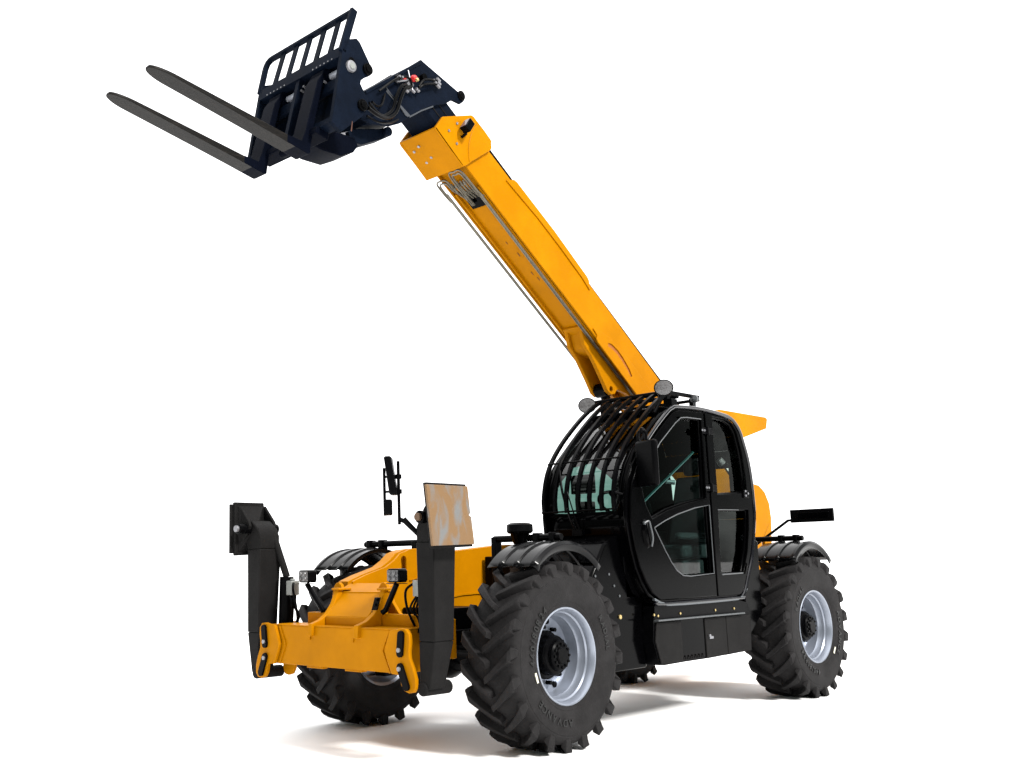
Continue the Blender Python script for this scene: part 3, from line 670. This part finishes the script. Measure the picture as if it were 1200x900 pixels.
m = MB(); m.prism([(-.92, 2.655), (-.99, 2.672), (-1.87, 2.668), (-1.90, 2.65), (-1.865, 2.555), (-1.42, 2.440), (-1.25, 2.40), (-1.0, 2.33)], XZ, .84, .90); m.box(-1.86, -.94, .30, .84, 2.64, 2.668)
m.prism([(-.92, 2.655), (-.99, 2.672), (-1.87, 2.668), (-1.90, 2.65), (-1.865, 2.555), (-1.42, 2.440), (-1.25, 2.40), (-1.0, 2.33)], XZ, .24, .30)
HO = m.build('rear_hood', YEL, T, bevel=.006)
m = MB(); m.lathe([(0, -.05), (.05, -.045), (.07, .0), (.07, .03), (0, .03)], (-1.50, .74, 2.43), 'X', 18); m.build('rear_roof_lamp', BLM, HO)
m = MB()
for x, z in ((-1.09, 2.60), (-1.13, 2.53), (-1.18, 2.45)): m.cyl((x, .90, z), (x, .912, z), .014, 8)
m.build('hood_bolt', CHR, HO)
# rear number-plate board
m = MB(); m.box(-2.40, -2.37, .82, 1.26, 1.635, 1.765); RB = m.build('rear_light_board', BLM, T, bevel=.004)
m = MB(); m.box(-2.37, -2.362, .90, 1.22, 1.67, 1.73); m.build('board_lens', BLK, RB, bevel=.002)
m = MB(); m.tube([(-2.38, .85, 1.66), (-2.36, .80, 1.66), (-2.30, .58, 1.50), (-2.25, .45, 1.40)], .014, 10); m.tube([(-2.05, .42, 1.48), (-2.1, .40, 1.36), (-2.1, .40, 1.2)], .02, 8); m.build('board_bracket', BLM, RB)

# ---- boom --------------------------------------------------------------
yN, yF = .05, -.30
m = MB()
# near and far side walls, top, bottom
side = [(0.02, .0), (.02, .36), (-.54, .368), (-1.85, .385), (-3.4, .373), (-4.6, .37), (-5.45, .33), (-5.55, .18), (-5.45, .02), (-2.2, .0)]
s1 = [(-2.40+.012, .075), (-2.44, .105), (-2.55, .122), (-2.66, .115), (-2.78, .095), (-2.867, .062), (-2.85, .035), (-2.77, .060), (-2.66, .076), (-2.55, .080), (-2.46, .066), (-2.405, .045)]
m.prism(side, SH, yN, yN-.018); m.prism(side, SH, yF, yF+.018)
m.box(-5.4, .02, yF+.0185, yN-.0185, .03, .05, SH); m.box(-5.4, .02, yF+.0185, yN-.0185, .345, .360, SH)
BO = m.build('boom', YEL, T, bevel=.004)
# top stiffeners (long raised plate near the upper edge) and lower reinforcement plate
m = MB(); m.prism([(-.52, .395), (-.56, .408), (-1.2, .425), (-1.80, .412), (-1.84, .398), (-1.90, .325), (-1.75, .345), (-1.344, .352), (-.95, .345), (-.45, .305), (-.46, .325)], SH, yN+.001, yN+.012)
m.prism([(-.52, .395), (-.56, .408), (-1.2, .425), (-1.80, .412), (-1.84, .398), (-1.84, .37), (-.52, .36)], SH, yF-.012, yF-.001)
m.box(-1.84, -.53, yF-.001, yN+.001, .372, .392, SH); m.build('top_stiffener', YEL, BO, bevel=.003)
m = MB(); m.prism([(-2.13, .03), (-2.2, .075), (-2.35, .13), (-2.55, .165), (-2.9, .17), (-3.6, .12), (-4.2, .03), (-4.2, -.05), (-3.0, -.05), (-2.26, -.035), (-2.225, -.02), (-2.215, .018)], SH, yN+.001, yN+.014, [s1]); m.build('root_plate', YEL, BO, bevel=.003)
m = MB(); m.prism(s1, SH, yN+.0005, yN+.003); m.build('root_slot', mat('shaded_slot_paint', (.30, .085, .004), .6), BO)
m = MB(); m.cyl(SH(-.50, .402, -.12), SH(-5.0, .385, -.12), .028, 12); m.cyl(SH(-.15, .385, .030), SH(-5.0, .388, .030), .018, 10); m.build('top_hose', BLM, BO)
# underside: rails, ram bracket
m = MB(); m.box(-3.4, -.25, yF+.03, yF+.05, .0, .03, SH); m.box(-3.4, -.25, yN-.05, yN-.03, .0, .03, SH); m.build('bottom_rail', YEL, BO, bevel=.003)
for ya, yb in ((-.245, -.205), (-.075, -.035)):
    m = MB(); br = [(-2.05, .03), (-2.20, -.10), (-2.35, -.12), (-2.60, -.20), (-2.72, -.245), (-2.79, -.235), (-2.83, -.19), (-2.84, -.12), (-2.98, -.05), (-3.3, .03)]
    hole = [(-2.76+.028*cos(i*2*pi/14), -.185+.028*sin(i*2*pi/14)) for i in range(14)]
    m.prism(br, SH, ya, yb, [hole]); m.build('ram_bracket', YEL, BO, bevel=.006)
m = MB(); m.box(-2.3, -2.05, yF+.055, yN-.055, .0, .03, SH); m.prism([(-2.10, .03), (-2.25, -.085), (-2.30, -.085), (-2.55, .03)], SH, -.204, -.076); m.build('bracket_web', YEL, BO, bevel=.004)
pts = [SH(-2.76, -.185, -.14), Vector((-1.55, -.14, 1.35))]
m = MB(); m.cyl(SH(-2.76, -.185, -.204), SH(-2.76, -.185, -.076), .07, 20); m.cyl(pts[0], pts[0]+(pts[1]-pts[0])*.45, .045, 18); m.build('lift_ram_rod', BLM, BO)
m = MB(); m.cyl(pts[0]+(pts[1]-pts[0])*.35, pts[1], .085, 20); m.build('lift_ram_barrel', YEL, T)
# pipes under the boom
m = MB()
for y, h in ((-.012, -.018), (.008, -.022)): m.cyl(SH(-.30, h, y), SH(-3.6, h-.01, y), .0085, 10)
m.build('hydraulic_pipe', PIPE, BO)
m = MB()
for y, h in ((-.308, -.028), (-.328, -.022)): m.cyl(SH(-.20, h, y), SH(-3.6, h-.0, y), .0085, 10)
m.build('hydraulic_pipe', PIPE, BO)
m = MB()
for (ya, yb, s0, s2) in ((-.335, -.20, -.05, -.20), (-.318, -.22, -.08, -.20), (-.15, .008, -.01, -.30), (-.13, -.012, -.04, -.30)):
    m.tube([SH(s2-.10, -.02, ya), SH(s2, -.03, ya), SH(s0-.02, -.035, ya+.01*(1 if ya < yb else -1)), SH(s0, -.035, (ya+yb)/2), SH(s0-.02, -.035, yb-.01), SH(s2+.02, -.03, yb), SH(s2-.05, .0, yb)], .0085, 8, sm=5)
for k in range(5):
    y = -.20+.035*k; m.tube([SH(-.12, -.02, y), SH(-.22, -.03, y+.01), SH(-.34, -.0, y+.02)], .008, 8, sm=4)
    m.cyl(SH(-.14, -.02, y), SH(-.17, -.024, y), .013, 8); m.cyl(SH(-.24, -.022, y+.012), SH(-.27, -.016, y+.014), .013, 8)
m.build('pipe_elbow', PIPE, BO)
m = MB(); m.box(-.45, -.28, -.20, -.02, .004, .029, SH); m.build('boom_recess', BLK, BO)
m = MB(); m.box(-2.06, -2.052, yF+.04, yN-.04, .026, .0295, SH)
for a_, b_, c_ in ((-1.05, -.12, .05), (-1.3, -.13, .04), (-1.38, -.11, .04), (-.9, -.15, .03)): m.box(a_-c_, a_, b_, b_+.006, .026, .0295, SH)
m.build('scuff_mark', mat('dark_scuff', (.10, .03, .005), .8), BO)
# head collar
m = MB()
col_n = [(.457, -.06), (.24, .400), (.207, .425), (.052, .433), (-.06, .432), (-.12, .40), (-.131, .345), (.11, -.03), (.022, -.085), (.06, -.093), (.42, -.085)]
col_n = [(.457, -.06), (.45, .10), (.22, .415), (.19, .428), (.02, .433), (-.08, .43), (-.13, .37), (-.13, .345), (-.02, .05), (.0, -.02), (.03, -.08), (.43, -.072)]
m.prism(col_n, SH, yN+.04, yN+.015); m.prism(col_n, SH, yF-.05, yF-.025)
m.hexa([SH(.457, -.065, yF-.05), SH(.457, -.045, yF-.05), SH(.03, -.065, yF-.05), SH(.03, -.085, yF-.05)], [SH(.457, -.065, yN+.04), SH(.457, -.045, yN+.04), SH(.03, -.065, yN+.04), SH(.03, -.085, yN+.04)])
m.box(-.10, .19, yF-.045, yN+.035, .415, .432, SH)
CL = m.build('boom_collar', YEL, BO, bevel=.006, seg=3)
m = MB(); m.prism([(.02, -.02), (.02, .37), (.24, .37), (.40, .10), (.40, -.03)], SH, yF-.02, yN+.014)
m.build('collar_core', YEL, BO)
m = MB(); m.tube([SH(s_, h_, yN+.042) for s_, h_ in ((.0, .02), (.05, .08), (.10, .17), (.13, .30), (.12, .42))], .004, 6, sm=4); m.build('collar_seam', YEL, BO)
m = MB()
for s_, h_ in ((.33, .05), (.20, .03), (.18, .17), (.30, .19)): m.cyl(SH(s_, h_, yN+.04), SH(s_, h_, yN+.048), .012, 10)
for s_, y in ((.36, -.18), (.33, -.26), (.22, -.14), (.19, -.22)): m.cyl(SH(s_, -.066, y), SH(s_, -.080, y), .012, 10)
m.build('collar_bolt', CHR, BO)
m = MB(); rbox(m, SH(.235, .20, yN+.11), SH(.035, -.0, 0)-SH(0, 0, 0), SH(0, .055, 0)-SH(0, 0, 0), (0, .038, 0)); m.cyl(SH(.19, .13, yN+.04), SH(.20, .15, yN+.10), .014, 8)
LB = m.build('boom_lamp', BLM, BO, bevel=.008)
m = MB(); m.box(.2705, .274, yN+.08, yN+.14, .155, .245, SH); m.build('boom_lamp_lens', mat('dim_lens', (.10, .08, .10), .15), BO)

# telescoping inner section
m = MB()
m.prism([(yF+.045, .02), (yF+.015, .05), (yF+.015, .31), (yF+.045, .34), (yN-.045, .34), (yN-.015, .31), (yN-.015, .05), (yN-.045, .02)], lambda a_, b_, c_: SH(c_, b_, a_), .0, .78)
IB = m.build('inner_boom_section', NAV, T, bevel=.004)
m = MB(); m.box(.30, .66, yN-.0145, yN-.010, .12, .13, SH); m.box(.30, .66, yN-.0145, yN-.010, .205, .212, SH); m.build('slide_mark', CHA, IB)
m = MB(); m.cyl(SH(.2, .375, -.10), SH(.47, .375, -.10), .022, 12); m.build('head_pipe', CHR, IB)

# head (gooseneck)
gs = [(.902, .337), (.446, .48), (.40, .518), (.366, .518), (.345, .495), (.345, .46), (.359, .41), (.446, .355), (.484, .248), (.59, .078), (.671, -.121), (.7, -.221), (.735, -.34), (.80, -.46), (.95, -.62), (1.04, -.66), (1.09, -.60), (1.132, -.437)]
m = MB(); m.prism(gs, SH, yN+.02, yN-.005); m.prism(gs, SH, yF+.005, yF-.02)
m.hexa([SH(.895, .335, yF-.03), SH(1.15, -.44, yF-.03), SH(1.125, -.455, yF-.03), SH(.87, .325, yF-.03)], [SH(.895, .335, yN+.03), SH(1.15, -.44, yN+.03), SH(1.125, -.455, yN+.03), SH(.87, .325, yN+.03)])
m.prism([(.87, .32), (.46, .44), (.50, .26), (.62, .05), (.70, -.19), (.76, -.34), (.95, -.58), (1.10, -.44)], SH, yF+.02, yN-.02)
HDP = m.build('boom_head', NAV, T, bevel=.005)
m = MB(); m.prism([(1.03, -.215), (1.00, -.235), (.70, -.20), (.715, -.235), (.74, -.245)], SH, yN+.0205, yN+.028)
m.bar([SH(1.0, -.24, yN+.024), SH(.86, -.23, yN+.024), (SH(.72, -.222, yN+.024))], .006, .025); m.bar([SH(.70, -.215, yN+.022), SH(.64, -.05, yN+.022), SH(.57, .10, yN+.022)], .006, .012)
m.build('weld_bead', mat('weld_grey', (.05, .055, .065), .5, metal=.4), HDP)
m = MB()
m.cyl(SH(.399, .475, yN+.02), SH(.399, .475, yN+.035), .045, 18); m.cyl(SH(.399, .475, yN+.035), SH(.399, .475, yN+.042), .028, 16); m.build('head_pin', BLM, HDP, bevel=.003)
m = MB()
m.prism([(.715, -.33), (.98, -.66), (1.02, -.74), (.96, -.80), (.86, -.72), (.74, -.50), (.70, -.38)], SH, -.20, -.05); m.cyl(SH(.75, -.43, -.23), SH(.75, -.43, -.0), .04, 14)
m.build('tilt_link', NAV, HDP, bevel=.008)
m = MB(); m.cyl(SH(.93, -.62, -.12), SH(1.02, -.78, -.12), .028, 14); m.build('tilt_ram_rod', CHR, HDP)
# quick hitch plumbing on the head
y = yN+.02
m = MB()
m.tube([SH(.66, .30, y+.03), SH(.73, .24, y+.05), SH(.80, .14, y+.06), SH(.80, .05, y+.05)], .010, 8, sm=6)
m.tube([SH(.66, .28, y+.03), SH(.72, .20, y+.05), SH(.78, .10, y+.06), SH(.79, .02, y+.04)], .010, 8, sm=6)
m.tube([SH(.86, -.03, y+.05), SH(.90, -.12, y+.07), SH(.89, -.25, y+.08), SH(.86, -.40, y+.09), SH(.90, -.54, y+.11), SH(1.0, -.66, y+.16), SH(1.12, -.74, y+.2)], .016, 10, sm=6)
m.tube([SH(.90, -.06, y+.05), SH(.94, -.14, y+.07), SH(.93, -.27, y+.08), SH(.90, -.42, y+.09), SH(.94, -.56, y+.11), SH(1.02, -.64, y+.15), SH(1.14, -.70, y+.2)], .014, 10, sm=6)
m.tube([SH(.84, -.02, y+.04), SH(.90, .02, y+.05), SH(.96, -.02, y+.05), SH(1.02, -.16, y+.06), SH(1.06, -.34, y+.03)], .010, 8, sm=6)
m.tube([SH(1.0, -.30, y+.02), SH(.98, -.42, y+.04), SH(1.02, -.52, y+.08), SH(1.10, -.60, y+.14)], .010, 8, sm=6)
m.tube([SH(.78, -.36, y+.02), SH(.84, -.50, y+.06), SH(.94, -.64, y+.10), SH(1.06, -.72, y+.12)], .009, 8, sm=6)
m.cyl(SH(.80, .20, y), SH(.80, .20, y+.04), .03, 14); m.cyl(SH(.99, -.06, y), SH(.99, -.06, y+.05), .026, 12)
m.build('hose', BLM, HDP)
m = MB()
m.box(.84, .90, y, y+.04, -.06, .03, SH); m.cyl(SH(.95, .10, y+.02), SH(.83, -.04, y+.05), .006, 8)
m.cyl(SH(.98, -.10, y+.02), SH(.90, .03, y+.03), .011, 8)
for s_, h_ in ((.68, .32), (.65, .27), (.70, .27), (.66, .30), (.79, .03), (.82, -.02), (.87, -.08)): m.cyl(SH(s_-.02, h_, y+.035), SH(s_+.02, h_-.01, y+.04), .014, 8)
for s_, h_ in ((.975, -.055), (1.0, -.075)): m.cyl(SH(s_, h_, y+.04), SH(s_, h_, y+.07), .010, 8)
m.build('hose_fitting', CHR, HDP)
m = MB(); m.lathe([(0, .03), (.022, .024), (.03, .0), (.026, -.01)], SH(.88, .065, y+.045), 'Y', 14); m.cyl(SH(.93, -.0, y+.03), SH(.95, -.02, y+.03), .012, 8); m.build('red_coupling', RED, HDP)
m = MB(); m.lathe([(0, .02), (.014, .016), (.018, .0)], SH(.86, .055, y+.07), 'Y', 12); m.build('brass_tip', BRS, HDP)

# ---- fork carriage -------------------------------------------------------
cn = [(.036, .68), (.0, .745), (-.03, .765), (-.068, .778), (-.107, .765), (-.252, .638), (-.275, .60), (-.269, .562), (-.24, .51), (-.188, .489), (-.182, .439), (-.236, .395), (-.28, .36), (-.297, .324), (-.290, .26), (-.257, .187), (-.101, -.034), (.0, .0), (.036, .60)]
cn = [(.0, .0), (.036, .62), (.036, .70), (-.068, .778), (-.107, .765), (-.252, .638), (-.275, .60), (-.262, .562), (-.22, .52), (-.185, .47), (-.185, .44), (-.236, .395), (-.28, .36), (-.297, .324), (-.285, .25), (-.257, .187), (-.101, -.034)]
m = MB(); m.prism(cn, FU, .40, .365); m.prism(cn, FU, -.62, -.655)
m.box(-.03, .035, -.619, .364, .56, .66, FU); m.box(-.10, -.03, -.619, .364, .60, .66, FU); m.box(-.10, .0, -.619, .364, .0, .05, FU)
m.box(-.06, -.03, -.619, .364, .34, .44, FU); m.box(-.08, .025, -.15, -.11, .05, .56, FU)
m.box(-.13, -.12, -.55, -.15, .10, .58, FU); m.box(-.13, -.12, -.11, .30, .10, .58, FU)
for yy in (-.36, .10): m.prism([(-.12, .02), (-.12, .55), (-.24, .60), (-.29, .33), (-.23, .15)], FU, yy-.018, yy+.018)
FC = m.build('fork_carriage', NAV, T, bevel=.006)
m = MB(); m.cyl(FU(-.066, .52, -.66), FU(-.066, .52, .36), .028, 16); m.build('fork_shaft', SHF, FC)
m = MB(); m.lathe([(.026, .018), (.044, .016), (.048, .0)], FU(-.066, .52, .40), 'Y', 24); m.build('shaft_collar', CHR, FC)
m = MB(); m.cyl(FU(-.066, .52, .40), FU(-.066, .52, .425), .026, 20); m.build('shaft_end', GRY, FC, bevel=.003)
m = MB(); m.cyl(FU(-.066, .57, .4005), FU(-.066, .57, .403), .030, 16)
for a_, b_ in ((-.219, .586), (-.237, .274)):
    m.cyl(FU(a_, b_, .40), FU(a_, b_, .42), .046, 20); m.cyl(FU(a_, b_, .42), FU(a_, b_, .43), .026, 16); m.cyl(FU(a_, b_, -.66), FU(a_, b_, .38), .03, 12)
m.build('carriage_pin', BLM, FC, bevel=.003)
m = MB()
for k in range(6):
    for y0 in (.06, -.52): m.cyl(FU(.034, .572, y0+.045*k), FU(.038, .572, y0+.045*k), .006, 8)
for y0, k0 in ((.12, .42), (.18, .44), (-.10, .47), (-.08, .50), (-.16, .12), (.08, .30)): m.cyl(FU(-.028, k0, y0), FU(-.0, k0, y0), .010, 8)
m.build('spacer_stud', CHR, FC)
m = MB(); m.prism([(-.03, .0), (-.05, -.02), (-.20, -.015), (-.39, .035), (-.50, .13), (-.53, .20), (-.48, .25), (-.28, .20), (-.10, .02)], FU, -.20, .06); m.box(-.10, .03, -.46, .26, -.055, -.002, FU)
m.cyl(FU(-.02, -.07, -.20), FU(-.02, -.07, -.10), .03, 14); m.build('lower_bracket', NVD, FC, bevel=.008)
m = MB(); m.prism([(-.175, .10), (-.182, .10), (-.192, .02), (-.18, .02)], FU, .401, .403); m.build('rust_streak', RUST, FC)
# load guard
m = MB()
cs = [FU(.02, .64, -.66), FU(.012, .90, -.68), FU(.008, .955, -.672), FU(.004, .985, -.64), FU(.0, .992, -.58), FU(.0, .992, .0), FU(.0, .992, .385)]
m.bar(cs[:1]+catmull(cs[1:5], 3)+cs[5:], .045, .030, (sin(CA), 0, -cos(CA)))
m.bar([FU(.03, .60, .385), FU(.0, 1.005, .385)], .03, .06)
LG = m.build('load_guard', NAV, FC, bevel=.004)
for k in range(5):
    y = -.64+(k+1)*(1.03/6); m = MB(); m.bar([FU(.02, .64, y), FU(.0, .98, y)], .055, .014); m.build('guard_slat', NAV, FC)
# forks
for yc in (.105, -.425):
    m = MB(); n = 14; L_ = 1.34; hw = .075; rows = []
    xs = [0, .03, .08, .3, .6, .9, 1.1, 1.14, 1.18, 1.22, 1.26, 1.29, 1.315, 1.33, L_]
    vs = []; 
    for x in xs:
        w_ = hw if x < 1.17 else max(.016, hw*math.sqrt(max(0, 1-((x-1.17)/.176)**2)))
        zb = -.20-.05*(x/1.3)**1.2+(.0 if x > .02 else .02); th = .062-.040*min(1, x/1.25); zt = zb+th if x > .02 else -.20+.062
        vs += [FU(x, zb, yc-w_), FU(x, zb, yc+w_), FU(x, zt, yc+w_), FU(x, zt, yc-w_)]
    fs = []
    for i in range(len(xs)-1):
        for k in range(4): fs.append((i*4+k, i*4+(k+1) % 4, (i+1)*4+(k+1) % 4, (i+1)*4+k))
    fs += [(3, 2, 1, 0), tuple(range((len(xs)-1)*4, len(xs)*4))]
    m.add(vs, fs); m.build('fork', STE, FC, bevel=.005)
    m = MB(); m.prism([(-.02, -.19), (.0, -.20), (.20, -.205), (.21, -.150), (.075, -.130), (.062, -.05), (.050, .42), (.02, .50), (-.01, .50), (.0, .40), (-.002, -.0)], FU, yc-hw-.001, yc+hw+.001)
    m.cyl(FU(-.04, .51, yc-hw), FU(-.04, .51, yc+hw), .06, 18)
    m.build('fork_shank', NVD, FC, bevel=.005)
